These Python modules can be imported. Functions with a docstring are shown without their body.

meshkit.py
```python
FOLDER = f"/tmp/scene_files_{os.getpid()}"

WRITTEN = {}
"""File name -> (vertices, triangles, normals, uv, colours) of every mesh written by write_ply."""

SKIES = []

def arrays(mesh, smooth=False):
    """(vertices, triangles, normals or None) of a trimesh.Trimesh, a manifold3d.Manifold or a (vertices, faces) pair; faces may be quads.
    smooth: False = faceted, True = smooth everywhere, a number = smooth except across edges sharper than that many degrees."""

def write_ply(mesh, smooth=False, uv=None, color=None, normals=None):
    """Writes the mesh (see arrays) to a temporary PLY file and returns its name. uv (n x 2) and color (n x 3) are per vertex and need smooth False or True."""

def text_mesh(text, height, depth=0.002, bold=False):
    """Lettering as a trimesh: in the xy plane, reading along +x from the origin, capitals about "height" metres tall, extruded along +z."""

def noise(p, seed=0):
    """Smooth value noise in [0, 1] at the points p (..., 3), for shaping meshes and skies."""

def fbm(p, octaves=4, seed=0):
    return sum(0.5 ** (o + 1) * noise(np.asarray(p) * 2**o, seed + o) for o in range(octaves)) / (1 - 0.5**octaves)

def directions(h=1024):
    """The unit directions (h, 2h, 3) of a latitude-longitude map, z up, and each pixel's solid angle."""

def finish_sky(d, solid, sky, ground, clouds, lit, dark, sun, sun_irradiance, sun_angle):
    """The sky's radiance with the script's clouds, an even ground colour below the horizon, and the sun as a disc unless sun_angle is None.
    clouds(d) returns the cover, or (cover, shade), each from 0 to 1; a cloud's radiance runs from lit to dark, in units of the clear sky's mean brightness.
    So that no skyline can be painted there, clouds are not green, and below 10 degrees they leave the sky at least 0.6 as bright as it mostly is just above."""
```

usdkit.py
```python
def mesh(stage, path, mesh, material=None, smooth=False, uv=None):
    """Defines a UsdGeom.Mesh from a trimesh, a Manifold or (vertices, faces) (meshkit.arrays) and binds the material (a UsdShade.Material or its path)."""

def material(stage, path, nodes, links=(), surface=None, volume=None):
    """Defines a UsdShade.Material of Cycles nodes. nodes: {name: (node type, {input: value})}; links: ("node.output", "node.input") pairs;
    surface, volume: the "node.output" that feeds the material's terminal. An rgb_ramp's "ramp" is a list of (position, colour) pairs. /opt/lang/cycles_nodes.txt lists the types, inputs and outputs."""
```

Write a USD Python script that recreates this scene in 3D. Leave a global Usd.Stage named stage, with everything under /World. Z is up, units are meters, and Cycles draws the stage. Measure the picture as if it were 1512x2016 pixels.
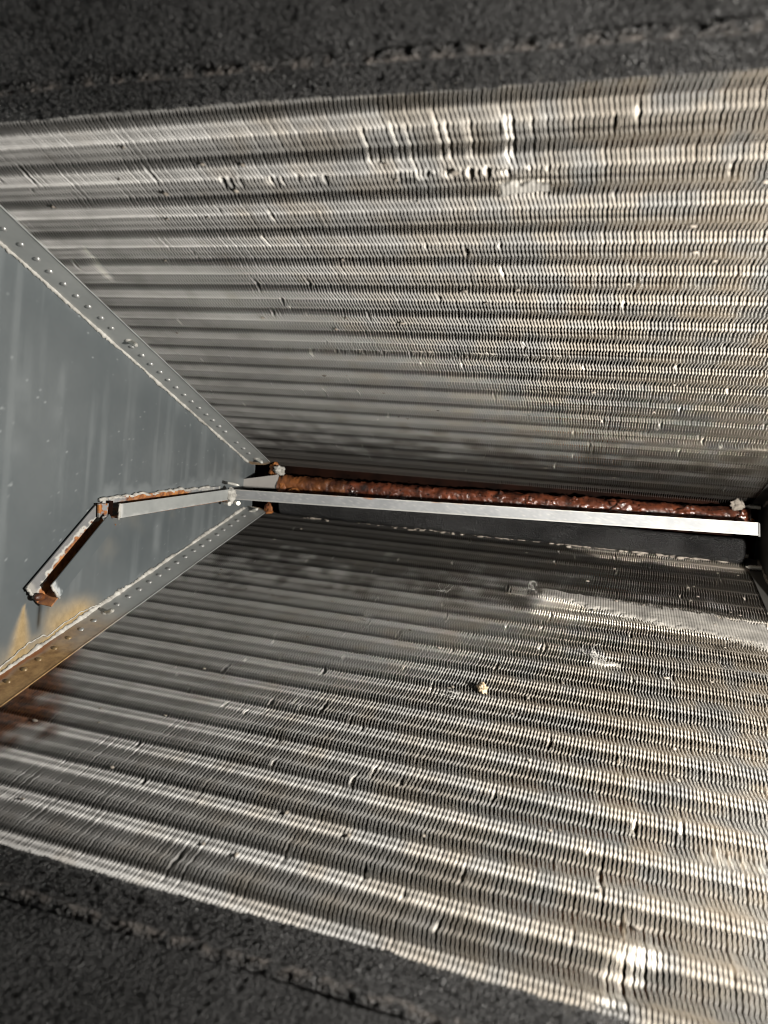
import math, random
import numpy as np, trimesh, usdkit, meshkit
from pxr import Usd, UsdGeom, UsdLux, UsdShade, Gf, Sdf, Vt

stage = Usd.Stage.CreateInMemory()
UsdGeom.SetStageUpAxis(stage, UsdGeom.Tokens.z)
UsdGeom.SetStageMetersPerUnit(stage, 1.0)
W = '/World'
UsdGeom.Xform.Define(stage, W)
rng = np.random.default_rng(7)
random.seed(7)

# ------------------------------------------------------------------ camera
CAM = np.array([0.3591, -0.7005, 0.0104])
RIGHT = np.array([0.9558, 0.2799, 0.0903])
UP = -np.array([0.0963, -0.0074, -0.9953])
FWD = np.array([-0.2779, 0.96, -0.034])
EXPOSURE = 0.0
cam = UsdGeom.Camera.Define(stage, W + '/camera')
m = Gf.Matrix4d(1.0)
for i, v in enumerate((RIGHT, UP, -FWD, CAM)):
    m.SetRow(i, Gf.Vec4d(*map(float, v), 1.0 if i == 3 else 0.0))
cam.AddTransformOp().Set(m)
cam.CreateHorizontalApertureAttr(36.0)
cam.CreateVerticalApertureAttr(48.0)
cam.CreateFocalLengthAttr(36.0 * 1392.07 / 1512)
cam.CreateClippingRangeAttr(Gf.Vec2f(0.01, 50))
cam.CreateFStopAttr(10.5)
cam.CreateFocusDistanceAttr(0.56)
cam.CreateExposureAttr(EXPOSURE)

# ------------------------------------------------------------------ lamps: a hand lamp by the camera, the grey light of the opening behind it
def lookat(pos, target):
    z = np.array(pos, float) - np.array(target, float); z /= np.linalg.norm(z)
    x = np.cross([0, 0, 1.0], z); x /= np.linalg.norm(x); y = np.cross(z, x)
    mm = Gf.Matrix4d(1.0)
    for i, v in enumerate((x, y, z, pos)):
        mm.SetRow(i, Gf.Vec4d(*map(float, v), 1.0 if i == 3 else 0.0))
    return mm
LAMP = CAM + RIGHT * 0.27 - UP * 0.05 + FWD * 0.20
lamp = UsdLux.DiskLight.Define(stage, W + '/hand_lamp')
lamp.CreateRadiusAttr(0.008); lamp.CreateNormalizeAttr(True)
lamp.CreateIntensityAttr(2.3); lamp.CreateColorAttr(Gf.Vec3f(1.0, 0.955, 0.88))
lamp.AddTransformOp().Set(lookat(LAMP, (0.27, -0.15, 0.0)))
room = UsdLux.RectLight.Define(stage, W + '/opening_light')
room.CreateWidthAttr(0.9); room.CreateHeightAttr(0.7); room.CreateNormalizeAttr(True)
room.CreateIntensityAttr(0.06); room.CreateColorAttr(Gf.Vec3f(0.93, 0.97, 1.0))
room.AddTransformOp().Set(lookat((0.3, -1.7, 0.15), (0.25, 0, 0)))

# ------------------------------------------------------------------ scene helpers
used = {}
def newpath(name, parent):
    base = parent.GetPath().pathString if parent is not None else W
    k = used.get((base, name), 0); used[(base, name)] = k + 1
    return f'{base}/{name}' + (f'_{k:03d}' if k else '')
def tag(o, label=None, cat=None, group=None, kind=None):
    p = o.GetPrim() if hasattr(o, 'GetPrim') else o
    for k, v in (('label', label), ('category', cat), ('group', group), ('kind', kind)):
        if v: p.SetCustomDataByKey(k, v)
    return p
def thing(name, label, cat, loc=(0, 0, 0), group=None):
    x = UsdGeom.Xform.Define(stage, newpath(name, None))
    x.AddTranslateOp().Set(Gf.Vec3d(*map(float, loc)))
    p = tag(x, label, cat, group); ORIGIN[p.GetPath().pathString] = np.array(loc, float)
    return p
ORIGIN = {}
def org(p):
    while p is not None and p.GetPath().pathString not in (W, '/'):
        o = ORIGIN.get(p.GetPath().pathString)
        if o is not None: return o
        p = p.GetParent()
    return np.zeros(3)
def obj(name, mesh, mat, parent=None, smooth=30, label=None, stain=None):
    """one Mesh prim; vertices are given in world coordinates"""
    if hasattr(mesh, 'to_mesh'):
        q = mesh.to_mesh(); mesh = (q.vert_properties[:, :3], q.tri_verts)
    if not isinstance(mesh, (tuple, list)): mesh = (mesh.vertices, mesh.faces)
    v = np.asarray(mesh[0], float) - org(parent)
    pm = usdkit.mesh(stage, newpath(name, parent), (v, mesh[1]), MAT[mat], smooth=smooth)
    if stain is not None:
        UsdGeom.PrimvarsAPI(pm).CreatePrimvar('stain', Sdf.ValueTypeNames.Color3fArray, 'vertex').Set(Vt.Vec3fArray.FromNumpy(np.asarray(stain, np.float32)))
    if label: tag(pm, label)
    return pm.GetPrim()

# ------------------------------------------------------------------ materials
MAT = {}
def mat(name, nodes, links, surface='p.BSDF'):
    MAT[name] = usdkit.material(stage, f'{W}/Looks/{name}', nodes, links, surface=surface)
GP = ('geometry', {})
def noise(scale, detail=3, rough=0.55, dist=0): return ('noise_texture', {'scale': scale, 'detail': detail, 'roughness': rough, 'distortion': dist})
def simple(name, c1, c2, scale, metallic=0.0, rough=0.5, bump=0.0, bscale=400, bdist=0.0004, extra=None, lo=.35, hi=.65):
    n = {'g': GP, 'n': noise(scale, 4), 'r': ('rgb_ramp', {'ramp': [(lo, c1), (hi, c2)]}),
         'b': noise(bscale, 3), 'u': ('bump', {'strength': bump, 'distance': bdist}),
         'p': ('principled_bsdf', {'metallic': metallic, 'roughness': rough, **(extra or {})})}
    l = [('g.position', 'n.vector'), ('n.fac', 'r.fac'), ('r.color', 'p.base_color'), ('g.position', 'b.vector')]
    if bump: l += [('b.fac', 'u.height'), ('u.normal', 'p.normal')]
    mat(name, n, l)

# stain primvar: r = brown rust, g = pale dust or oxide, b = dark damp
def stained(name, base1, base2, nscale, rust1, rust2, pale, dark, metallic, rough, bump=0.0, bscale=300, bdist=0.0003, rrough=0.75):
    n = {'g': GP, 'n': noise(nscale, 5, .6), 'r': ('rgb_ramp', {'ramp': [(.32, base1), (.68, base2)]}),
         'n2': noise(170, 4, .65), 'rr': ('rgb_ramp', {'ramp': [(.35, rust1), (.65, rust2)]}),
         'a': ('attribute', {'attribute': 'stain'}), 's': ('separate_color', {}),
         'm1': ('mix_color', {'b': pale}), 'm2': ('mix_color', {}), 'm3': ('mix_color', {'b': dark}),
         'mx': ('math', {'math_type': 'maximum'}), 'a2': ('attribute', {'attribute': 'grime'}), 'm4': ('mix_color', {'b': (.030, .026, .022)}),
         'me': ('map_range', {'from_min': 0, 'from_max': .7, 'to_min': metallic, 'to_max': 0.0, 'clamp': True}),
         'ro': ('map_range', {'from_min': 0, 'from_max': .7, 'to_min': rough, 'to_max': rrough, 'clamp': True}),
         'b': noise(bscale, 3), 'u': ('bump', {'strength': bump, 'distance': bdist}), 'p': ('principled_bsdf', {})}
    l = [('g.position', 'n.vector'), ('n.fac', 'r.fac'), ('g.position', 'n2.vector'), ('n2.fac', 'rr.fac'), ('a.color', 's.color'),
         ('r.color', 'm1.a'), ('s.g', 'm1.fac'), ('m1.result', 'm3.a'), ('s.b', 'm3.fac'), ('m3.result', 'm2.a'), ('rr.color', 'm2.b'), ('s.r', 'm2.fac'),
         ('m2.result', 'm4.a'), ('a2.fac', 'm4.fac'), ('m4.result', 'p.base_color'), ('s.r', 'mx.value1'), ('s.g', 'mx.value2'), ('mx.value', 'me.value'), ('mx.value', 'ro.value'),
         ('me.result', 'p.metallic'), ('ro.result', 'p.roughness'), ('g.position', 'b.vector')]
    if bump: l += [('b.fac', 'u.height'), ('u.normal', 'p.normal')]
    mat(name, n, l)

stained('fin_aluminium', (.20, .198, .195), (.28, .277, .27), 14, (.012, .004, .0015), (.105, .036, .009), (.56, .54, .50), (.45, .40, .335), .60, .58)
stained('grey_sheet', (.118, .136, .145), (.160, .178, .186), 11, (.22, .15, .06), (.31, .22, .10), (.36, .38, .385), (.02, .018, .015), .5, .45, .08, 260, .0003)
stained('flange_sheet', (.28, .293, .29), (.37, .383, .376), 30, (.17, .085, .022), (.33, .20, .075), (.36, .36, .35), (.30, .10, .02), .3, .4, .08, 200, .0003)
stained('gutter_sheet', (.19, .197, .205), (.25, .257, .265), 60, (.09, .022, .005), (.40, .155, .035), (.40, .39, .36), (.04, .03, .025), .2, .68, .06, 500, .0002)
simple('copper', (.22, .12, .075), (.34, .19, .12), 40, .7, .5)
simple('caulk', (.24, .23, .21), (.44, .43, .40), 120, 0, .7, .5, 500, .0008)
simple('rust_wet', (.012, .004, .0025), (.105, .028, .012), 75, 0, .36, .5, 420, .0012, {'coat_weight': .5, 'coat_roughness': .1})
simple('rust_mid', (.030, .008, .003), (.17, .058, .016), 50, 0, .5, .5, 380, .001)
simple('rust_orange', (.08, .02, .005), (.38, .14, .03), 70, 0, .6, .6, 380, .001)
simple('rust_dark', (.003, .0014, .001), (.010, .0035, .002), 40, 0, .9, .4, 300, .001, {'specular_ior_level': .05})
simple('dimple_metal', (.24, .245, .24), (.32, .325, .32), 90, .4, .35)
simple('screw_zinc', (.62, .61, .56), (.78, .77, .72), 300, .5, .35)
simple('right_sheet', (.035, .034, .032), (.06, .058, .054), 30, .3, .5)
simple('tan_crumb', (.22, .155, .085), (.44, .35, .24), 260, 0, .6, .5, 900, .0006)
simple('dust_mat', (.105, .10, .092), (.235, .224, .206), 60, .15, .65, .5, 500, .0005, None, .3, .7)
simple('lint', (.16, .155, .145), (.26, .255, .24), 400, 0, .8)
simple('dirt', (.07, .06, .05), (.22, .195, .165), 160, 0, .9, .5, 600, .001)
# black foam: open grains that glint
mat('black_foam', {'g': GP, 'v': ('voronoi_texture', {'scale': 900.0}), 'n': noise(520, 4, .7), 'n3': noise(26, 3), 'ad': ('math', {'math_type': 'multiply_add', 'value2': .8}),
                   'u': ('bump', {'strength': 1.0, 'distance': .0018}), 'at': ('attribute', {'attribute': 'fuzz'}), 'mf': ('mix_color', {'b': (.075, .066, .06)}), 'r': ('rgb_ramp', {'ramp': [(.34, (.004, .004, .0042)), (.66, (.018, .018, .0185))]}),
                   'p': ('principled_bsdf', {'roughness': .36, 'specular_ior_level': .32})},
    [('g.position', 'v.vector'), ('g.position', 'n.vector'), ('g.position', 'n3.vector'), ('v.distance', 'ad.value1'), ('n.fac', 'ad.value3'),
     ('ad.value', 'u.height'), ('u.normal', 'p.normal'), ('n3.fac', 'r.fac'), ('r.color', 'mf.a'), ('at.fac', 'mf.fac'), ('mf.result', 'p.base_color')])
mat('water', {'p': ('principled_bsdf', {'roughness': .03, 'transmission_weight': 1.0, 'ior': 1.33})}, [])

# ------------------------------------------------------------------ frames of the two coil faces
G, L = 0.0257, 0.5
AU, AL = 0.3157, 0.3251
def face(x, s, h, up):
    """point on a coil face: x along the tubes, s away from the apex, h out of the face into the wedge"""
    x, s, h = np.broadcast_arrays(np.asarray(x, float), s, h)
    a = AU if up else AL; sg = 1 if up else -1
    return np.stack([x, -s * math.cos(a) - h * math.sin(a), sg * (G + s * math.sin(a) - h * math.cos(a))], -1)
def grid_faces(nu, nv, flip=False, off=0):
    i = np.arange((nu - 1) * (nv - 1)); a = i // (nv - 1) * nv + i % (nv - 1)
    q = np.stack([a, a + nv, a + nv + 1, a + 1], 1)
    if flip: q = q[:, ::-1]
    return np.vstack([q[:, [0, 1, 2]], q[:, [0, 2, 3]]]) + off
def solid_grid(front, back, flip=False):
    """closed sheet from two (nu, nv, 3) grids"""
    nu, nv = front.shape[:2]
    v = np.vstack([front.reshape(-1, 3), back.reshape(-1, 3)]); N = nu * nv
    f = [grid_faces(nu, nv, flip), grid_faces(nu, nv, not flip, N)]
    idx = np.arange(N).reshape(nu, nv)
    loop = np.concatenate([idx[:-1, 0], idx[-1, :-1], idx[:0:-1, -1], idx[0, :0:-1]])
    nx = np.roll(loop, -1)
    side = np.vstack([np.stack([loop, loop + N, nx + N], 1), np.stack([loop, nx + N, nx], 1)])
    f.append(side[:, ::-1] if not flip else side)
    return v, np.vstack(f)
def fbm(p, s, seed=0, o=4): return meshkit.fbm(np.asarray(p, float) * s, o, seed)

# ------------------------------------------------------------------ fins
PITCH, ROW = 0.00192, 0.02525
NS = 366
S = np.linspace(-0.004, 0.462, NS)
DEP = np.array([0.0, 0.0011, 0.0026, 0.0055, 0.011])
RIM = 0.0002
def smoothstep(x, a, b):
    t = np.clip((x - a) / (b - a), 0, 1); return t * t * (3 - 2 * t)
def box(x, s, x0, x1, s0, s1, fx=.012, fs=.004):
    return smoothstep(x, x0 - fx, x0 + fx) * (1 - smoothstep(x, x1 - fx, x1 + fx)) * smoothstep(s, s0 - fs, s0 + fs) * (1 - smoothstep(s, s1 - fs, s1 + fs))
def blob(x, s, cx, cs, rx, rs): return np.clip(1.25 - np.sqrt(((x - cx) / rx) ** 2 + ((s - cs) / rs) ** 2), 0, 1)
PHASE = {True: .0181, False: .0192}
CURL = np.array([0, .55, 1.0, .45, 0.0])
def edge_wave(s, up):
    t = (s - PHASE[up]) / ROW
    e = 0.00045 * np.sin(2 * np.pi * t) + 0.00030 * np.sin(4 * np.pi * t + .6)
    r = 0.00022 * np.sin(2 * np.pi * s / (ROW / 5) + .4)
    return e + r
KT = np.array([0, .06, .13, .22, .30, .38, .45, .52, .58, .66, .74, .82, .89, .95, 1.0])
KL = np.array([-.8, -.2, .9, .55, 1.0, .7, .15, -.6, .0, .30, -.05, .25, .0, -.6, -.8])
KU = np.array([-.8, -.3, .25, -.1, .3, .1, .85, 1.0, .35, .75, .2, .95, .2, -.5, -.8])
def depth_tilt(s, up):
    t = ((s - PHASE[up]) / ROW) % 1.0
    k = KU if up else KL
    fine = np.linspace(0, 1, 200, endpoint=False); v = np.interp(fine, KT, k)
    w = np.exp(-((np.arange(200) - 100) / 4.0) ** 2); v = np.real(np.fft.ifft(np.fft.fft(v) * np.fft.fft(np.roll(w / w.sum(), -100))))
    return 0.0017 * np.interp(t, np.append(fine, 1), np.append(v, v[0]))

def damage(x, s, up, k, rg):
    """how far the front edge of the fin at x is bent sideways, in metres"""
    b = np.zeros_like(s)
    n1 = meshkit.noise(np.stack([np.full_like(s, x * 90), s * 60, np.zeros_like(s)], -1), 3 + up)
    b += (n1 - .5) * 0.0005
    n0 = meshkit.noise(np.stack([np.full_like(s, k * 1.7), s * 55, np.zeros_like(s)], -1), 8 + up)
    b += (n0 - .5) * 0.0004 + rg.normal(0, .00005)
    if up:
        b += -rg.uniform(.0003, .0011) * box(x, s, .243, .335, .414 + rg.uniform(-.004, .004), .438 + rg.uniform(-.004, .006), .006, .004) * (rg.random() < .35)
        b += -.0014 * box(x, s, .306, .327, .394, .402, .004, .003) * rg.uniform(.5, 1)
        b += (rg.random() - .4) * .0026 * box(x, s, .13, .345, .2435 + .002 * n1.mean(), .249, .01, .0012) * (n1 > .45)
        b += (rg.random() - .5) * .0022 * box(x, s, .15, .33, .405, .411, .01, .001) * (n1 > .55)
        b += .0007 * box(x, s, .36, .50, .118, .126, .008, .003)
        b += -.0008 * box(x, s, .047, .055, .325, .362, .002, .008)
    else:
        b += -.0010 * box(x, s, .325, .52, .118 + .012 * smoothstep(x, .40, .48), .146, .006, .010) * smoothstep(x, .31, .36) * rg.uniform(.8, 1.1)
        b += -.0016 * box(x, s + (x - .39) * .9, .380, .402, .428, .452, .009, .008) * rg.uniform(.6, 1.0)
        b += .0030 * box(x, s, .30, .318, .110, .124, .003, .003)
        b += .0014 * box(x, s, .42, .46, .365, .375, .008, .004) * rg.uniform(.3, 1)
    if rg.random() < .30:                      # a nick or two on this fin alone
        for _ in range(rg.integers(1, 4)):
            c = rg.uniform(0.01, .45); w = rg.uniform(.002, .007)
            b += rg.choice([-1, 1]) * rg.uniform(.0004, .0013) * np.exp(-((s - c) / w) ** 2)
    return b
def fin(i, up, rg):
    x0 = 0.0165 + i * PITCH + rg.normal(0, .00005)
    ew = edge_wave(S, up); dt = depth_tilt(S, up); b = damage(x0, S, up, i, rg)
    b *= (S < .455)
    fall = np.exp(-DEP / .0035)
    xs = x0 + ew[:, None] + dt[:, None] * CURL[None] + b[:, None] * fall[None]
    hs = -DEP[None] - (np.minimum(np.abs(b), .003) * .75)[:, None] * fall[None] + 0 * xs
    A = face(xs, S[:, None], hs, up)                                  # sheet
    nA = A.reshape(-1, 3)
    rim0 = face(xs[:, 0] - RIM / 2, S, hs[:, 0] + .00005, up); rim1 = face(xs[:, 0] + RIM / 2, S, hs[:, 0] + .00005, up)
    R = np.stack([rim0, rim1], 1).reshape(-1, 3)
    f = np.vstack([grid_faces(NS, len(DEP)), grid_faces(NS, 2, off=len(nA))])
    xx = xs; ss = np.broadcast_to(S[:, None], xs.shape); q = np.stack([xx * 70, ss * 70, DEP[None] * 70 + 0 * xx], -1)
    nz = meshkit.fbm(q, 3, 11 + up)
    if up:
        rust = .0 * nz
        rust = np.maximum(rust, smoothstep(.018 - ss, -.012, .012) * .75)
        dust = smoothstep(box(xx, ss, .306, .327, .394, .403, .005, .003) * (.5 + nz), .3, .6)
    else:
        reach = .006 + .030 * np.exp(-((ss - .375) / .040) ** 2) * (.3 + 1.6 * nz)
        rust = smoothstep(reach - (xx - .026), -.010, .014) * smoothstep(ss + (nz - .5) * .03, .275, .305) * (1 - smoothstep(ss + (nz - .5) * .03, .425, .45))
        dust = smoothstep(blob(xx, ss, .43, .012, .09, .022) + (nz - .5) * .9, .3, .7) * .9
        dust = np.maximum(dust, smoothstep(box(xx, ss, .325, .53, .118, .158, .02, .004) * (.5 + nz), .3, .6))
        dust = np.maximum(dust, .8 * blob(xx, ss, .377, .213, .014, .012))
    dust = np.maximum(dust, (.65 * smoothstep(np.abs(b), .0005, .0010))[:, None] * (xx > .03) * (DEP < .004)[None])
    brown = smoothstep(xx + (nz - .5) * .4, .15, .52) * .75 * smoothstep(nz, .15, .6)
    st = np.stack([rust, dust, brown], -1).reshape(-1, 3)
    ri = np.arange(NS) * len(DEP)
    rs = np.repeat(st[ri], 2, 0); rs[:, 1] = np.maximum(rs[:, 1], .32 * (1 - rs[:, 0])); st = np.vstack([st, rs])
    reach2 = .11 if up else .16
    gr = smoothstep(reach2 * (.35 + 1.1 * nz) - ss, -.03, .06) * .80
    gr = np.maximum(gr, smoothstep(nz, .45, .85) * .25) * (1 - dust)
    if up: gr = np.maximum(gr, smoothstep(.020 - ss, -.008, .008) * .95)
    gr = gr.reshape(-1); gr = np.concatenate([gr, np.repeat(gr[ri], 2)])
    return (np.vstack([nA, R]), f), st, gr
def tube_mesh(p0, p1, r, n=10, cap=True):
    c = trimesh.creation.cylinder(r, segment=[p0, p1], sections=n); return c
def build_coil(up, label):
    t = thing('finned_coil', label, 'coil', (0, 0, 0), None)
    rg = np.random.default_rng(21 + up)
    for i in range(251):
        mesh, st, gr = fin(i, up, rg)
        o = obj('fin', mesh, 'fin_aluminium', t, True, stain=st)
        UsdGeom.PrimvarsAPI(o).CreatePrimvar('grime', Sdf.ValueTypeNames.FloatArray, 'vertex').Set(Vt.FloatArray.FromNumpy(gr.astype(np.float32)))
    for k in range(18):
        s = PHASE[up] + ROW * (k + .5)
        obj('tube', tube_mesh(face(.002, s, -.0135, up), face(.499, s, -.0135, up), .0049, 12), 'copper', t)
    return t
build_coil(True, 'upper bank of fine aluminium fins, sloping up from the rusty apex gap')
build_coil(False, 'lower bank of fine aluminium fins, under the bright bar, rust stained at its left edge')

# ------------------------------------------------------------------ left end plate
YF = -0.50
def half(y, up): return G + (-y) * math.tan(AU if up else AL)
def strip_tube(P, r, n=6, jag=0.0, seed=0, sq=(1, 1)):
    """rough bead along the points P"""
    P = np.asarray(P, float); T = np.gradient(P, axis=0); T /= np.linalg.norm(T, axis=1, keepdims=True)
    ref = np.where(np.abs(T[:, :1]) > .9, [[0, 0, 1.0]], [[1.0, 0, 0]]); N = np.cross(T, ref); N /= np.linalg.norm(N, axis=1, keepdims=True); B = np.cross(T, N)
    a = np.arange(n) / n * 2 * np.pi
    rr = np.asarray(r) * np.ones(len(P))
    rad = rr[:, None] * (1 + jag * (rng.random((len(P), n)) - .5) * 2)
    V = P[:, None] + rad[..., None] * (sq[0] * np.cos(a)[None, :, None] * N[:, None] + sq[1] * np.sin(a)[None, :, None] * B[:, None])
    v = V.reshape(-1, 3); i = np.arange(len(P) - 1)[:, None] * n; j = np.arange(n)[None]; j2 = (j + 1) % n
    f = np.stack([np.stack([i + j, i + j2, i + n + j2], -1), np.stack([i + j, i + n + j2, i + n + j], -1)], 2).reshape(-1, 3)
    c0, c1 = len(v), len(v) + 1
    v = np.vstack([v, P[:1], P[-1:]])
    jj = np.arange(n); e = (len(P) - 1) * n
    f = np.vstack([f, np.stack([np.full(n, c0), (jj + 1) % n, jj], 1), np.stack([np.full(n, c1), e + jj, e + (jj + 1) % n], 1)])
    return v, f
plate = thing('end_plate', 'grey triangular sheet metal end plate with dimpled flanges, left of the fins', 'end plate', (0, -.25, 0))
ny, nz_ = 300, 190
yy = np.linspace(YF, 0.012, ny)[:, None] * np.ones((1, nz_)); vv = np.linspace(0, 1, nz_)[None] * np.ones((ny, 1))
zz = -half(np.minimum(yy, 0), False) * (1 - vv) + half(np.minimum(yy, 0), True) * vv
wob = .0012 * (fbm(np.stack([yy * 9, zz * 9, 0 * yy], -1), 1, 5, 2) - .5)
front = np.stack([wob, yy, zz], -1)
q = np.stack([yy, zz, 0 * yy], -1)
n1, n2 = fbm(q, 35, 1), fbm(q, 160, 2); col = fbm(np.stack([yy * 55, zz * 5, 0 * yy], -1), 1, 3)
dl = zz + half(np.minimum(yy, 0), False); du = half(np.minimum(yy, 0), True) - zz
def peak(cy, top, w, hgt): return np.clip(1.15 - np.abs(yy - cy) / (w * np.clip((top - zz) / hgt, .02, 1.3)), 0, 1) * (zz < top)
tan_ = np.maximum(peak(-.3105, -.088, .019, .036), 0 * zz)
tan_ = np.maximum(tan_ * .8, np.maximum(blob(yy, zz, -.262, -.113, .040, .030), blob(yy, zz, -.288, -.128, .050, .020)) * .75)
tan_ = smoothstep(tan_ + (n1 - .5) * .6, .03, .8) * .9 * (dl < .075)
tan_ = np.maximum(tan_, .95 * smoothstep(.010 + (n1 - .5) * .02 - dl, 0, .006) * box(yy, zz, -.40, -.255, -1, 1))
white = smoothstep(col, .48, .72) * smoothstep(n1, .2, .8) * smoothstep(zz, -.03, .04) * (1 - smoothstep(zz, .08, .13)) * .16
white = np.maximum(white, .12 * smoothstep(fbm(q, 60, 8) - np.minimum(du, dl) * 45, .30, .62))
white = np.maximum(white, .35 * smoothstep(fbm(q, 420, 2), .80, .85))
white = np.maximum(white, .10 * smoothstep(fbm(np.stack([yy * 120, zz * 9, 0 * yy], -1), 1, 23), .55, .8))
white = np.maximum(white, .30 * box(yy, zz, -.168, -.158, -.066, -.03, .004, .01) * n1)
gw = fbm(q, 120, 14)
strapz = -.0203 + (yy + .235) * .091
white = np.maximum(white, .16 * smoothstep(.010 - np.abs(zz - strapz - .006) + (gw - .5) * .02, 0.0, .012) * box(yy, zz, -.245, -.055, -1, 1, .01))
dark = .9 * box(yy, zz, -.2975, -.2945, -.108, -.084, .0012, .004) + .45 * box(yy, zz, -.289, -.2875, -.100, -.084, .001, .006)
obj('sheet', solid_grid(front, front - [.0012, 0, 0]), 'grey_sheet', plate, True, stain=np.tile(np.stack([tan_, white, dark], -1).reshape(-1, 3), (2, 1)))

def flange(up, s1=.47):
    ns, nw = 300, 22
    s = np.linspace(-.002, s1, ns)[:, None] * np.ones((1, nw)); w = np.linspace(.0006, .0262, nw)[None] * np.ones((ns, 1))
    w = np.minimum(w, .018 + np.maximum(s + .002, 0) * 1.2)
    h = .0022 - .0012 * smoothstep(w, 0, .026) + .0006 * (fbm(np.stack([s * 22, w * 30, 0 * s], -1), 1, 31 + up, 2) - .5)
    qq = np.stack([s, w, 0 * s], -1); n1 = fbm(qq, 60, 4 + up)
    orange = 0 * s
    if up: rust = .8 * smoothstep(.012 - s + (n1 - .5) * .02, 0, .01); pale = .2 * n1
    else:
        rust = .95 * smoothstep(s + (n1 - .5) * .05, .225, .325) ; rust = np.maximum(rust, .8 * smoothstep(.006 - s + (n1 - .5) * .02, 0, .01))
        orange = .95 * smoothstep(s, .28, .31) * smoothstep(.006 + (n1 - .5) * .010 - w, -.002, .003); rust = rust * (1 - orange); pale = .15 * n1
    pale = np.maximum(pale, .6 * smoothstep(.003 + (fbm(qq, 150, 6) - .5) * .008 - w, 0, .003))
    st = np.stack([rust, pale, orange], -1).reshape(-1, 3)
    return obj('flange', solid_grid(face(w, s, h, up), face(w, s, h - .0009, up), flip=not up), 'flange_sheet', plate, True, stain=np.tile(st, (2, 1)))
FL = {True: flange(True), False: flange(False)}
def dome(x, s, up, r=.0024, hgt=.0014, nm='dimple', mt='dimple_metal'):
    a = np.linspace(0, 2 * np.pi, 11)[:-1]; ph = np.array([0, .45, .8, 1.0])
    V = [face(x, s, .0016 + hgt, up)]; rows = []
    for f_ in ph[1:]:
        V += list(face(x + r * f_ * np.cos(a), s + r * f_ * np.sin(a), .0008 + hgt * math.sqrt(max(0, 1 - f_ * f_)) + (.0008 if f_ < 1 else 0), up))
    F = [[0, 1 + j, 1 + (j + 1) % 10] for j in range(10)]
    for k in range(2):
        for j in range(10):
            a0, a1 = 1 + k * 10 + j, 1 + k * 10 + (j + 1) % 10
            F += [[a0, a0 + 10, a1 + 10], [a0, a1 + 10, a1]]
    F = np.array(F)
    return np.array(V), F if not up else F[:, ::-1]
for s in [.0305, .0442, .0601] + [.0856 + .01335 * k for k in range(29)]:
    if abs(s - .253) > .007: obj('dimple', dome(.0127 + rng.normal(0, .0003), s + rng.normal(0, .0004), True), 'dimple_metal', FL[True], True)
simple('dimple_rusty', (.13, .08, .03), (.24, .17, .085), 90, .2, .4)
for s in [.0271 + .01400 * k for k in range(31)]:
    if abs(s - .2505) > .006: obj('dimple', dome(.0112 + rng.normal(0, .0003), s + rng.normal(0, .0004), False), 'dimple_rusty' if s > .285 else 'dimple_metal', FL[False], True)
def bead(up, s0, s1, r, seed):
    s = np.arange(s0, s1, .0016); r_ = r * (.5 + 1.2 * fbm(np.stack([s * 90, 0 * s + seed, 0 * s], -1), 1, seed))
    P = face(.0007, s, .0022 + .0018 * (fbm(np.stack([s * 60, 0 * s + 3, 0 * s], -1), 1, seed + 1) - .35), up)
    return strip_tube(P, r_, 6, .35, seed, (1.0, .7))
obj('caulk_bead', bead(True, .006, .47, .0016, 1), 'caulk', plate, True)
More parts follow.
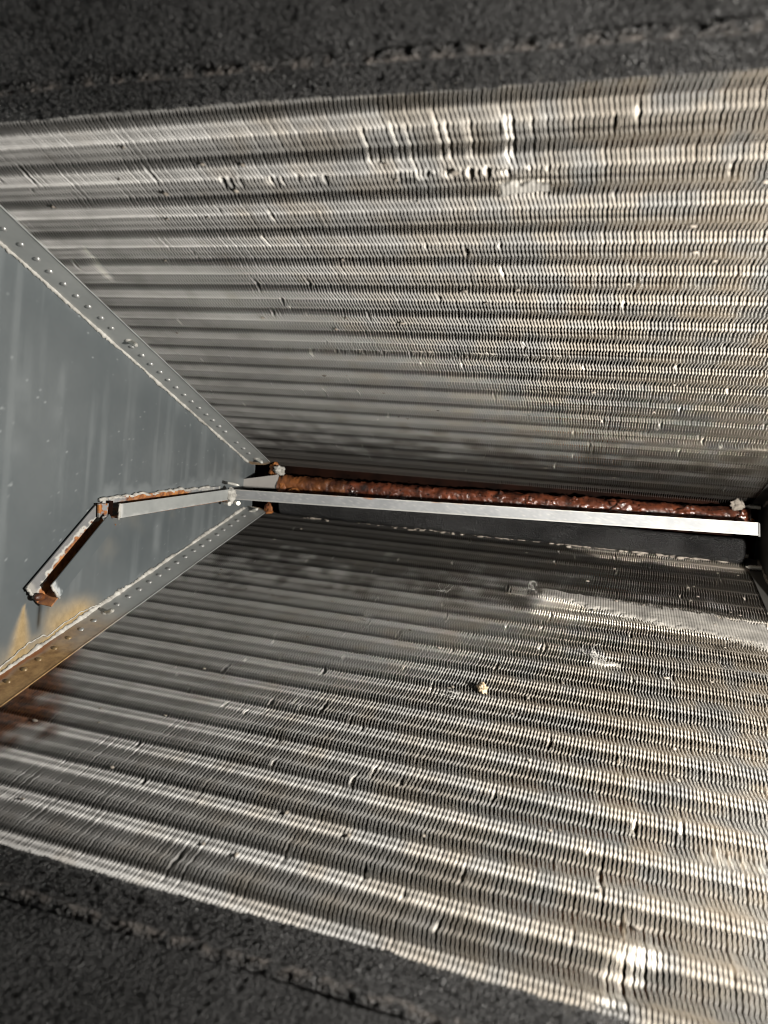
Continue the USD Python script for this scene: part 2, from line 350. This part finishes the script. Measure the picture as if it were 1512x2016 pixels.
obj('caulk_bead', bead(False, .006, .47, .0019, 2), 'caulk', plate, True)
# a wandering pale water line above the rusty part of the lower flange
yl = np.linspace(-.345, -.225, 80); zl = -half(yl, False) + .004 + .010 * fbm(np.stack([yl * 60, 0 * yl, 0 * yl], -1), 1, 5) * np.sin((yl + .345) / .12 * np.pi)
obj('caulk_edge', strip_tube(np.stack([0 * yl + .0005, yl, zl], -1), .0005, 5, .6), 'caulk', plate, True)
def screw_tip(p, d, ln=.011, r=.0017):
    p = np.asarray(p, float); d = np.asarray(d, float); d = d / np.linalg.norm(d)
    t = np.linspace(0, 1, 23); P = p + d * (t * ln)[:, None]
    rr = r * (1 - smoothstep(t, .72, 1.05)) * (1 + .22 * np.where(np.arange(23) % 2 == 0, 1, -1))
    return strip_tube(P, np.maximum(rr, .0001), 8)
for x, s, up in ((.0150, .2535, True), (.0140, .0145, True), (.0105, .2515, False), (.0110, .0100, False)):
    obj('screw_tip', screw_tip(face(x, s, .001, up), face(1, 0, .55, up) - face(0, 0, 0, up) + (face(0, .012, .0, up) - face(0, 0, 0, up)) * 10), 'screw_zinc', FL[up], True)
    obj('screw_collar', dome(x, s, up, .0038, .0012), 'caulk', FL[up], True)

# ------------------------------------------------------------------ right end plate, seen edge on
rp = thing('end_plate', 'dark end plate seen nearly edge on, right of the fins', 'end plate', (L, -.25, 0))
yr = np.linspace(-.10, .0158, 60)[:, None] * np.ones((1, 12)); vr = np.linspace(0, 1, 12)[None] * np.ones((60, 1))
zr = -half(np.minimum(yr, 0), False) * (1 - vr) + half(np.minimum(yr, 0), True) * vr
fr = np.stack([L + .0070 + 0 * yr, yr, zr], -1)
obj('sheet', solid_grid(fr, fr + [.0012, 0, 0], True), 'right_sheet', rp, True)
for up in (True, False):
    s = np.linspace(-.002, .104, 60)[:, None] * np.ones((1, 4)); w = np.linspace(L - .0035, L + .0066, 4)[None] * np.ones((60, 1))
    obj('flange', solid_grid(face(w, s, .0018 + 0 * s, up), face(w, s, .0009 + 0 * s, up), not up), 'right_sheet', rp, True)
    s = np.arange(.004, .103, .002)
    obj('caulk_bead', strip_tube(face(L + .0064, s, .0028, up), .0012, 6, .5), 'dirt', rp, True)
for p, ln in (((.4995, .004, True), .0125), ((.495, -.002, False), .016), ((.5015, .0235, False), .0125)):
    obj('screw_tip', screw_tip(face(p[0] + .004, p[1], .004, p[2]), (-1, -.05, 0), ln, .0019), 'screw_zinc', rp, True)

# ------------------------------------------------------------------ gutters
def prism(P, off):
    """closed slab: ordered quad P (4,3) thickened by the vector off"""
    P = np.asarray(P, float); v = np.vstack([P, P + off])
    f = [[0, 1, 2], [0, 2, 3], [4, 6, 5], [4, 7, 6]]
    for i in range(4):
        j = (i + 1) % 4; f += [[i, i + 4, j + 4], [i, j + 4, j]]
    mm = trimesh.Trimesh(v, np.array(f), process=False)
    if mm.volume < 0: mm.invert()
    return mm.vertices, mm.faces
def patch(A, B, C, D, off, nu, nv, jag=None):
    """finely divided slab between corners A-B (long side) and D-C"""
    u = np.linspace(0, 1, nu)[:, None, None]; v = np.linspace(0, 1, nv)[None, :, None]
    A, B, C, D = [np.asarray(k, float) for k in (A, B, C, D)]
    P = (A * (1 - u) + B * u) * (1 - v) + (D * (1 - u) + C * u) * v
    m_ = solid_grid(P, P + off)
    t = trimesh.Trimesh(*m_, process=False)
    if t.volume < 0: m_ = (m_[0], m_[1][:, ::-1])
    return m_, np.broadcast_to(u, (nu, nv, 1))[..., 0], np.broadcast_to(v, (nu, nv, 1))[..., 0], P
def metal_patch(name, parent, A, B, C, D, off, nu, nv, stainf, mt='gutter_sheet', label=None):
    m_, u, v, P = patch(A, B, C, D, off, nu, nv)
    r_, g_, b_ = stainf(u, v, P)
    st = np.stack([r_ + 0 * u, g_ + 0 * u, b_ + 0 * u], -1).reshape(-1, 3)
    return obj(name, m_, mt, parent, 30 if False else False, label, np.tile(st, (2, 1)))
Z = lambda u: 0 * u
# sloped channel on the plate: back wall, floor, front lip, open lower end
g1 = thing('drain_channel', 'sloped metal channel with rust inside, running down the left end plate', 'drain channel', (.003, -.28, -.055))
dA, dB = np.array([-.3125, -.0775]), np.array([-.2500, -.0225])           # upper edge of the back wall (y, z)
ax = (dB - dA) / np.linalg.norm(dB - dA); ex = np.array([ax[1], -ax[0]])    # ex: down-right across the channel
def P2(x, t, e): k = dA + ax * t + ex * e; return (x, k[0], k[1])
LEN = np.linalg.norm(dB - dA)
n_ = lambda P, sc, sd: fbm(P, sc, sd)
def st_back(u, v, P):
    n = n_(P, 260, 3); e = v + (n - .5) * .55
    edge = .62 - .34 * np.sin(np.clip(u * 1.1 - .05, 0, 1) * np.pi)
    r = smoothstep(e, edge, edge + .07) * .95; w = smoothstep(e, edge - .16, edge - .06) * (1 - r)
    return r, np.maximum(w, .8 * smoothstep(.10 - u + (n - .5) * .1, 0, .06) * (1 - r)), .35 * (1 - w) * (1 - r)
metal_patch('back_wall', g1, P2(.0032, 0, 0), P2(.0032, LEN, 0), P2(.0032, LEN, .0165), P2(.0032, 0, .0165), (-.0009, 0, 0), 90, 24, st_back)
metal_patch('channel_floor', g1, P2(.0032, 0, .0165), P2(.0032, LEN, .0165), P2(.0135, LEN, .0175), P2(.0135, 0, .0175), np.array([0, *(ex * .0008)]), 50, 8, lambda u, v, P: (.6 + .35 * n_(P, 200, 5), Z(u), .6 + Z(u)), 'gutter_sheet')
metal_patch('front_lip', g1, P2(.0135, 0.008, .0055), P2(.0135, LEN - .002, .0055), P2(.0135, LEN - .002, .0178), P2(.0135, 0.008, .0178), (.0008, 0, 0), 60, 10,
            lambda u, v, P: (Z(u), .9 * smoothstep(.07 - u + (n_(P, 300, 6) - .5) * .08, 0, .03), Z(u)), 'grey_sheet')
obj('rust_lump', trimesh.creation.icosphere(3, .0040).apply_transform(np.array([[.6, 0, 0, .007], [0, 1.2, 0, P2(0, .001, .0105)[1]], [0, 0, .7, P2(0, .001, .0105)[2]], [0, 0, 0, 1]])), 'rust_mid', g1, True)
obj('end_rim', strip_tube([P2(.0036, -.0004, e) for e in np.linspace(0, .010, 12)], .0011, 6, .5), 'caulk', g1, True)
obj('lip_rim', strip_tube([P2(.0142, .0082 , e) for e in np.linspace(.0052, .0182, 12)], .0010, 6, .5), 'caulk', g1, True)
# level channel that carries on from its top towards the apex
g2 = thing('drain_channel', 'short grey metal channel along the left end plate, between rusty elbow and sealed bar', 'drain channel', (.003, -.15, -.016))
def SP(x, y, e): return (x, y, -.0203 + (y + .2348) * .0905 + e)
def st_lip(u, v, P):
    n = n_(P, 240, 8); return Z(u), np.maximum(.9 * smoothstep(.03 - u + (n - .5) * .03, 0, .015), .35 * smoothstep(v + (n - .5) * .7, .85, 1.1)), Z(u)
metal_patch('front_lip', g2, SP(.0125, -.2348, 0), SP(.0125, -.066, 0), SP(.0125, -.066, -.0106), SP(.0125, -.2348, -.0110), (.0008, 0, 0), 120, 12, st_lip, 'flange_sheet')
metal_patch('channel_floor', g2, SP(.0030, -.2348, -.0110), SP(.0030, -.066, -.0110), SP(.0125, -.066, -.0112), SP(.0125, -.2348, -.0112), (0, 0, .0008), 60, 6, lambda u, v, P: (.7 + .3 * n_(P, 200, 9), Z(u), .6 + Z(u)))
def st_back2(u, v, P):
    n = n_(P, 240, 12); r = .95 * smoothstep(np.sin(np.clip(u * 1.2, 0, 1) * np.pi) + (n - .5) * 1.3, .35, .7)
    return r, (1 - r) * .8 * smoothstep(n, .4, .6), .15 + Z(u)
metal_patch('back_wall', g2, SP(.0030, -.2420, .0042), SP(.0030, -.066, .0022), SP(.0030, -.066, -.0110), SP(.0030, -.2420, -.0110), (-.0009, 0, 0), 120, 14, st_back2)
obj('caulk_bead', strip_tube([SP(.0022, y, .0040 - (y + .242) * .010 + .0030 * (float(meshkit.noise(np.array([y * 170, 1.0, 2.0]), 4)) - .5)) for y in np.linspace(-.245, -.085, 70)], .0013, 6, .6), 'caulk', g2, True)
obj('end_rim', strip_tube([SP(.0131, -.2350, e) for e in np.linspace(.0004, -.0122, 12)], .0010, 6, .5), 'caulk', g2, True)
elbow = lambda y0, y1, z0, z1, x: prism([(x, y0, z0), (x, y1, z0), (x, y1, z1), (x, y0, z1)], (-.0015, 0, 0))
metal_patch('rusty_elbow', g2, (.0066, -.2505, -.0208), (.0068, -.2400, -.0205), (.0068, -.2405, -.0300), (.0066, -.2495, -.0312), (-.0015, 0, 0), 30, 30, lambda u, v, P: (smoothstep(fbm(P, 330, 21), .38, .55), .5 * smoothstep(.12 - u, 0, .05), .5 * smoothstep(v, .6, .9)))
obj('end_flap', prism([(.0062, -.2390, -.0185), (.0062, -.2342, -.0185), (.0062, -.2335, -.0350), (.0062, -.2365, -.0335)], (-.002, 0, 0)), 'rust_dark', g2, False)
# bright bar across the apex
g3 = thing('drain_channel', 'bright bare metal bar across the apex in front of the rusty pipe', 'drain channel', (.25, -.055, 0))
YB = -.055
zl0, zl1, zr0, zr1 = -.0048, -.0148, .0098, -.0008
xl, xr = .0135, .4925
def st_bar(u, v, P):
    n = n_(P, 320, 15); return .85 * smoothstep(fbm(P, 45, 31) - v * .9, .56, .66), .45 * smoothstep(fbm(P, 700, 2), .5, .8) + .8 * smoothstep(.05 - v + (n - .56) * .12, 0, .02), Z(u)
metal_patch('front_lip', g3, (xl, YB, zl0), (xr, YB, zr0), (xr + .0012, YB, zr1), (xl, YB, zl1), (0, .0009, 0), 200, 10, st_bar)
metal_patch('channel_floor', g3, (xl, YB + .0011, zl1 + .0006), (xr, YB + .0011, zr1 + .0006), (xr, YB + .034, zr1 + .0006), (xl, YB + .034, zl1 + .0006), (0, 0, .0008), 60, 8, lambda u, v, P: (.7 + .3 * n_(P, 90, 9), Z(u), .3 + Z(u)))
metal_patch('bottom_fold', g3, (xl, YB - .0002, zl1 + .0010), (xr + .001, YB - .0002, zr1 + .0012), (xr + .001, YB - .0002, zr1 - .0001), (xl, YB - .0002, zl1 - .0002), (0, -.0008, 0), 80, 3, lambda u, v, P: (Z(u), .4 + Z(u), Z(u)))
metal_patch('end_tab', g3, (xr + .0002, YB - .0010, zr0 + .0002), (xr + .0030, YB + .006, zr0 - .001), (xr + .0042, YB + .006, zr1 - .001), (xr + .0014, YB - .0010, zr1 - .0008), (0, .0008, 0), 6, 6, lambda u, v, P: (Z(u), .3 + Z(u), Z(u)))

# ------------------------------------------------------------------ apex: bracket, sealant lump, rusty pipe, foam roll, back panel
br = obj('apex_bracket', prism([(-.0005, -.012, -.0030), (.0405, -.012, -.0006), (.0388, -.012, .0140), (-.0005, -.012, .0062)], (0, .004, 0)), 'flange_sheet', None, False, stain=np.tile([0, .1, .15], (8, 1)))
tag(br, 'plain grey sheet tab between the left end plate and the rusty pipe', 'bracket')
def lumpy(c, r, seed, amp=.35, sub=3, sq=(1, 1, 1), fr=1.3):
    m_ = trimesh.creation.icosphere(sub, 1.0); v = m_.vertices.copy()
    v *= (1 + amp * (fbm(v * fr + seed * 7.3, 1, seed, 3) - .5) * 2)[:, None]
    return v * np.array(sq) * r + np.array(c), m_.faces
sl = thing('sealant_lump', 'whitish sealant lump with screws at the left end of the bright bar', 'sealant', (.012, -.062, -.011))
obj('lump', lumpy((.0135, -.0625, -.0108), .0066, 3, .5, 3, (.75, .9, 1.15), 2.2), 'caulk', sl, True)
obj('screw', screw_tip((.010, -.0640, .0012), (1, .25, -.12), .0120, .0014), 'screw_zinc', sl, True)
obj('screw', tube_mesh((.0100, -.066, -.0190), (.0170, -.070, -.0192), .0022, 10), 'screw_zinc', sl)
obj('screw', tube_mesh((.0180, -.060, -.0180), (.0240, -.065, -.0180), .0021, 10), 'screw_zinc', sl)

pipe = thing('corroded_pipe', 'rust brown lumpy pipe lying in the apex behind the bright bar', 'pipe', (.25, 0, .004))
xs = np.linspace(.040, .4955, 420)
cz = .0040 + .0075 * (xs - .04) / .45
n1 = fbm(np.stack([xs * 60, 0 * xs, 0 * xs], -1), 1, 4)
rr = .0090 + .0006 * np.abs(np.sin(np.pi * xs / .0205 + 6 * n1)) + .0022 * (fbm(np.stack([xs * 38, 0 * xs, 0 * xs], -1), 1, 44) - .5)
a = np.arange(28) / 28 * 2 * np.pi
V = np.stack([np.broadcast_to(xs[:, None], (420, 28)), -.004 + rr[:, None] * np.cos(a), cz[:, None] + rr[:, None] * np.sin(a)], -1)
nn = .45 * fbm(V, 330, 6) + .55 * fbm(V * np.array([1.0, 1.6, 1.6]), 105, 16, 3); V[..., 1] += (nn - .5) * .0075 * np.cos(a); V[..., 2] += (nn - .5) * .0075 * np.sin(a)
v = V.reshape(-1, 3); i = np.arange(419)[:, None] * 28; j = np.arange(28)[None]; j2 = (j + 1) % 28
f = np.stack([np.stack([i + j, i + j2, i + 28 + j2], -1), np.stack([i + j, i + 28 + j2, i + 28 + j], -1)], 2).reshape(-1, 3)
cut = 70 * 28
fl = (f < cut + 28).all(1)
obj('pipe', (v[:cut + 28], f[fl]), 'rust_mid', pipe, True, 'orange brown left end of the pipe, less wet'); obj('pipe', (v[cut:], f[(f >= cut).all(1)] - cut), 'rust_wet', pipe, True)
x = .125; k = 0
while x < .492:
    t = (x - .04) / .45
    r = rng.uniform(.0032, .0088) * (1 if x > .2 else .8)
    obj('rust_lump', lumpy((x, -.0092 + rng.normal(0, .0018), .0035 + .0075 * t + rng.uniform(-.003, .003)), r, k + 1, .7, 3, (rng.uniform(.8, 1.3), .7, rng.uniform(.7, 1.1)), 2.2), 'rust_wet', pipe, True)
    x += rng.uniform(.007, .019); k += 1
obj('rust_end', lumpy((.046, -.0080, .0015), .0085, 50, .4, 3, (.7, .8, 1.1)), 'rust_orange', pipe, True)
obj('rust_end', lumpy((.489, -.0090, .0098), .0080, 51, .4, 3, (1.3, .7, .7)), 'rust_orange', pipe, True)
obj('pipe_clip', strip_tube([(.062 + .006 * math.cos(q_), -.017, -.0025 + .0035 * math.sin(q_)) for q_ in np.linspace(.2, 3.0, 14)], .0011, 6, .2), 'rust_orange', pipe, True)
for k, (x, z) in enumerate(((.040, .0185), (.484, .0235))):
    o = obj('sealant_lump', lumpy((x, -.010, z), .0055, 60 + k, .7, 3, (1.0, .7, .9), 2.0), 'caulk' if k == 0 else 'dirt', None, True)
    tag(o, ('small crusty white lump above the left end of the rusty pipe', 'dusty grey lump above the right end of the rusty pipe')[k], 'sealant')
for k, (z, x) in enumerate(((.0195, .031), (-.0235, .029))):
    o = obj('rust_patch', lumpy((x, -.004, z), .0070, 70 + k, .6, 3, (.7, .6, 1.0), 2.2), 'rust_orange', None, True)
    tag(o, ('orange rust growth at the apex end of the upper dimpled flange', 'orange rust growth at the apex end of the lower dimpled flange')[k], 'rust')
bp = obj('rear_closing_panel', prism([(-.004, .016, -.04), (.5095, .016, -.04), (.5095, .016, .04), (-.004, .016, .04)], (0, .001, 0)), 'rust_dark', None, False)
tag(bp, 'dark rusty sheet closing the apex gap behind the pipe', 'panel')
nx_ = 330
xs = np.linspace(.045, .4935, nx_)
rr = .0108 + .0015 * (fbm(np.stack([xs * 25, 0 * xs, 0 * xs], -1), 1, 4) - .5)
V = np.stack([np.broadcast_to(xs[:, None], (nx_, 28)), -.0065 + rr[:, None] * np.cos(a), -.0165 - .0004 + rr[:, None] * np.sin(a)], -1)
nn = fbm(V, 420, 9); V[..., 1] += (nn - .5) * .0018 * np.cos(a); V[..., 2] += (nn - .5) * .0018 * np.sin(a)
v = V.reshape(-1, 3); i = np.arange(nx_ - 1)[:, None] * 28
f = np.stack([np.stack([i + j, i + j2, i + 28 + j2], -1), np.stack([i + j, i + 28 + j2, i + 28 + j], -1)], 2).reshape(-1, 3)
v = np.vstack([v, [[xs[-1], -.0065, -.0169]], [[xs[0], -.0065, -.0169]]]); e = (nx_ - 1) * 28
f = np.vstack([f, [[len(v) - 2, e + q_, e + (q_ + 1) % 28] for q_ in range(28)], [[len(v) - 1, (q_ + 1) % 28, q_] for q_ in range(28)]])
fo = obj('foam_roll', (v, f), 'black_foam', None, True)
tag(fo, 'black foam roll lying under the bright bar along the top of the lower fins', 'foam roll')
# broad mat of dust and rubbed-down fin edges on the right of the lower bank
def mat_patch(up, x0, x1, c0, c1, w0, w1, nu, nv, seed, label):
    um = np.linspace(0, 1, nu)[:, None] * np.ones((1, nv)); vm = np.linspace(0, 1, nv)[None] * np.ones((nu, 1))
    xm = x0 + (x1 - x0) * um; f1 = lambda fr, sd: fbm(np.stack([xm * fr, 0 * um + sd, 0 * um], -1), 1, seed + sd) - .5
    w = w0 + (w1 - w0) * smoothstep(um, 0, .9); c = c0 + (c1 - c0) * um
    sm = c + (vm - .5) * w + .006 * f1(60, 1) * (1 - vm) + .009 * f1(90, 2) * vm
    nm = fbm(np.stack([xm * 30, sm * 420, 0 * xm], -1), 1, seed + 12)
    em = np.minimum(vm, 1 - vm) * 2; rg_ = fbm(np.stack([xm * 260, sm * 260, 0 * xm], -1), 1, seed + 7) - .5
    hm = .0002 + .0008 * (nm - .4) + .00022 * np.sin(2 * np.pi * xm / PITCH) - .0030 * (1 - smoothstep(np.minimum(em * .8, np.minimum(um, 1.15 - um) * 5) + rg_ * .45, .05, .45))
    o = obj('dust_mat', solid_grid(face(xm, sm, hm, up), face(xm, sm, hm - .0004, up), not up), 'dust_mat', None, True); tag(o, label, 'matted dust')
mat_patch(False, .316, .492, .113, .140, .022, .056, 460, 40, 1, 'broad pale matted band across the right of the lower fins, below the bright bar')
mat_patch(True, .3045, .3285, .3980, .3980, .012, .011, 60, 30, 2, 'small pale beige matted patch on the upper fins, below the bent fins at top centre')
mat_patch(False, .3690, .3890,   .2110, .2135, .009, .006, 60, 26, 4, 'small pale smear on the lower fins, between tan crumb and broad matted band')
# crumbly dirt along the foot of the roll: nobody could count it
parts = []
for k in range(260):
    x = rng.uniform(.06, .485); r = rng.uniform(.0006, .0022) * (1.2 if x > .3 else .8)
    parts.append(lumpy(face(x, .0065 + rng.normal(0, .0028), r * .3, False), r, k, .6, 1, (rng.uniform(1, 2.2), 1, .7), 2))
for k in range(150):
    up = rng.random() < .45; r = rng.uniform(.0004, .0011)
    parts.append(lumpy(face(rng.uniform(.05, .49), rng.uniform(.03, .44), r * .4, up), r, k, .7, 1, (rng.uniform(.8, 2), rng.uniform(.8, 2), .7), 2))
off = np.cumsum([0] + [len(p[0]) for p in parts[:-1]])
dr = obj('dirt_crumbs', (np.vstack([p[0] for p in parts]), np.vstack([p[1] + o for p, o in zip(parts, off)])), 'dirt', None, True)
tag(dr, 'pale crumbs of dirt along the foot of the black foam roll and specks over the fins', 'dirt', None, 'stuff')

# ------------------------------------------------------------------ foam strips beyond the fins
def foam_strip(up, s0, s1, h0, h1, label, seed, ridge=.0022):
    nx2, ns2 = 560, 72
    x = np.linspace(.002, .498, nx2)[:, None] * np.ones((1, ns2)); t = np.linspace(0, 1, ns2)[None] * np.ones((nx2, 1))
    wv = .0012 * (fbm(np.stack([x * 14, 0 * x + seed, 0 * x], -1), 1, seed, 2) - .5)
    s = s0 + (s1 - s0) * t + wv * 2
    h = h0 + (h1 - h0) * t + ridge * np.exp(-((t - .86) / .10) ** 2)
    h = h - (.004 if seed in (41, 43) else .0006) * np.clip(1 - t / .12, 0, 1) ** 2 - .0004 * np.clip((t - .93) / .07, 0, 1) ** 2
    q = np.stack([x, s, 0 * x], -1)
    h = h + .0011 * (fbm(q, 480, seed, 2) - .5) + .0012 * (fbm(q, 80, seed + 5, 2) - .5) + .0009 * smoothstep(fbm(q, 700, seed + 9, 2), .60, .8)
    m_ = solid_grid(face(x, s, h, up), face(x, s, -.012 + 0 * h, up), not up)
    o = obj('foam_strip', m_, 'black_foam', None, True)
    fz = np.exp(-((t - .88) / .07) ** 2) * smoothstep(fbm(q, 240, seed + 2, 3), .35, .65)
    UsdGeom.PrimvarsAPI(o).CreatePrimvar('fuzz', Sdf.ValueTypeNames.FloatArray, 'vertex').Set(Vt.FloatArray.FromNumpy(np.tile(fz.reshape(-1), 2).astype(np.float32)))
    tag(o, label, 'foam strip')
foam_strip(True, .4535, .4765, .004, .006, 'black grainy foam strip directly above the upper fins', 41)
foam_strip(True, .4766, .5350, .0068, .018, 'blurred black foam strip at the very top, above another foam strip', 42, .002)
foam_strip(False, .4590, .4850, .004, .006, 'black grainy foam strip directly below the lower fins', 43)
foam_strip(False, .4851, .5600, .0068, .018, 'blurred black foam strip at the bottom left, below another foam strip', 44, .002)

# ------------------------------------------------------------------ debris
o = obj('debris_crumb', lumpy(face(.3053, .269, .0016, False), .0040, 5, .8, 2, (.8, 1.0, .8), 2.0), 'tan_crumb', None, False)
tag(o, 'tan crumb of debris lying on the middle of the lower fins', 'debris')
def tuft(x, s, n, size, label, loop=False):
    t_ = thing('lint_tuft', label, 'lint', tuple(face(x, s, 0, False)))
    for k in range(n):
        c = face(x + rng.normal(0, size * .4), s + rng.normal(0, size * .3), .001 + rng.random() * .001, False)
        d = rng.normal(0, 1, (3, 3)) * size * .55
        u_ = np.linspace(0, 1, 12)[:, None]
        P = c + d[0] * u_ + d[1] * np.sin(u_ * 3.1) * .5 + d[2] * np.sin(u_ * 6.2) * .25
        P[:, 2] = np.maximum(P[:, 2], c[2] - .0012)
        obj('fibre', strip_tube(P, .00022, 5, .2), 'lint', t_, True)
tuft(.2505, .1375, 9, .008, 'tuft of pale lint snagged on the lower fins below the middle of the bright bar')
tuft(.2015, .2010, 8, .005, 'small pale lint speck caught on the left half of the lower fins')
tuft(.3760, .2080, 10, .007, 'pale lint clump on the lower fins right of the tan crumb')
tuft(.2890, .2800, 6, .004, 'faint lint speck on the lower fins just left of the tan crumb')
tuft(.3170, .1150, 8, .006, 'lint fluff at the left end of the flattened pale fin band')

# ------------------------------------------------------------------ water droplets (nobody could count them)
def droplets(name, pts, rads, label):
    ic = trimesh.creation.icosphere(1, 1.0); V, F = [], []
    for k, (p, r) in enumerate(zip(pts, rads)): V.append(ic.vertices * r + p); F.append(ic.faces + k * len(ic.vertices))
    o = obj(name, (np.vstack(V), np.vstack(F)), 'water', None, True); tag(o, label, 'water droplets', None, 'stuff')
pts, rads = [], []
for up in (True, False):
    s_0 = .456 if up else .461
    for k in range(420):
        pts.append(face(rng.uniform(.05, .40), s_0 + rng.uniform(.001, .018), .0075, up)); rads.append(rng.uniform(.0002, .00055))
droplets('water_droplet', pts, rads, 'fine water droplets on the two black foam strips next to the fins')
pts, rads = [], []
for k in range(190):
    x = rng.uniform(.12, .49); pts.append((x, -.0145 + rng.normal(0, .0012), .006 + .0075 * (x - .04) / .45 + rng.normal(0, .004))); rads.append(rng.uniform(.0003, .0007))
droplets('water_droplet', pts, rads, 'water droplets glinting on the rusty pipe')
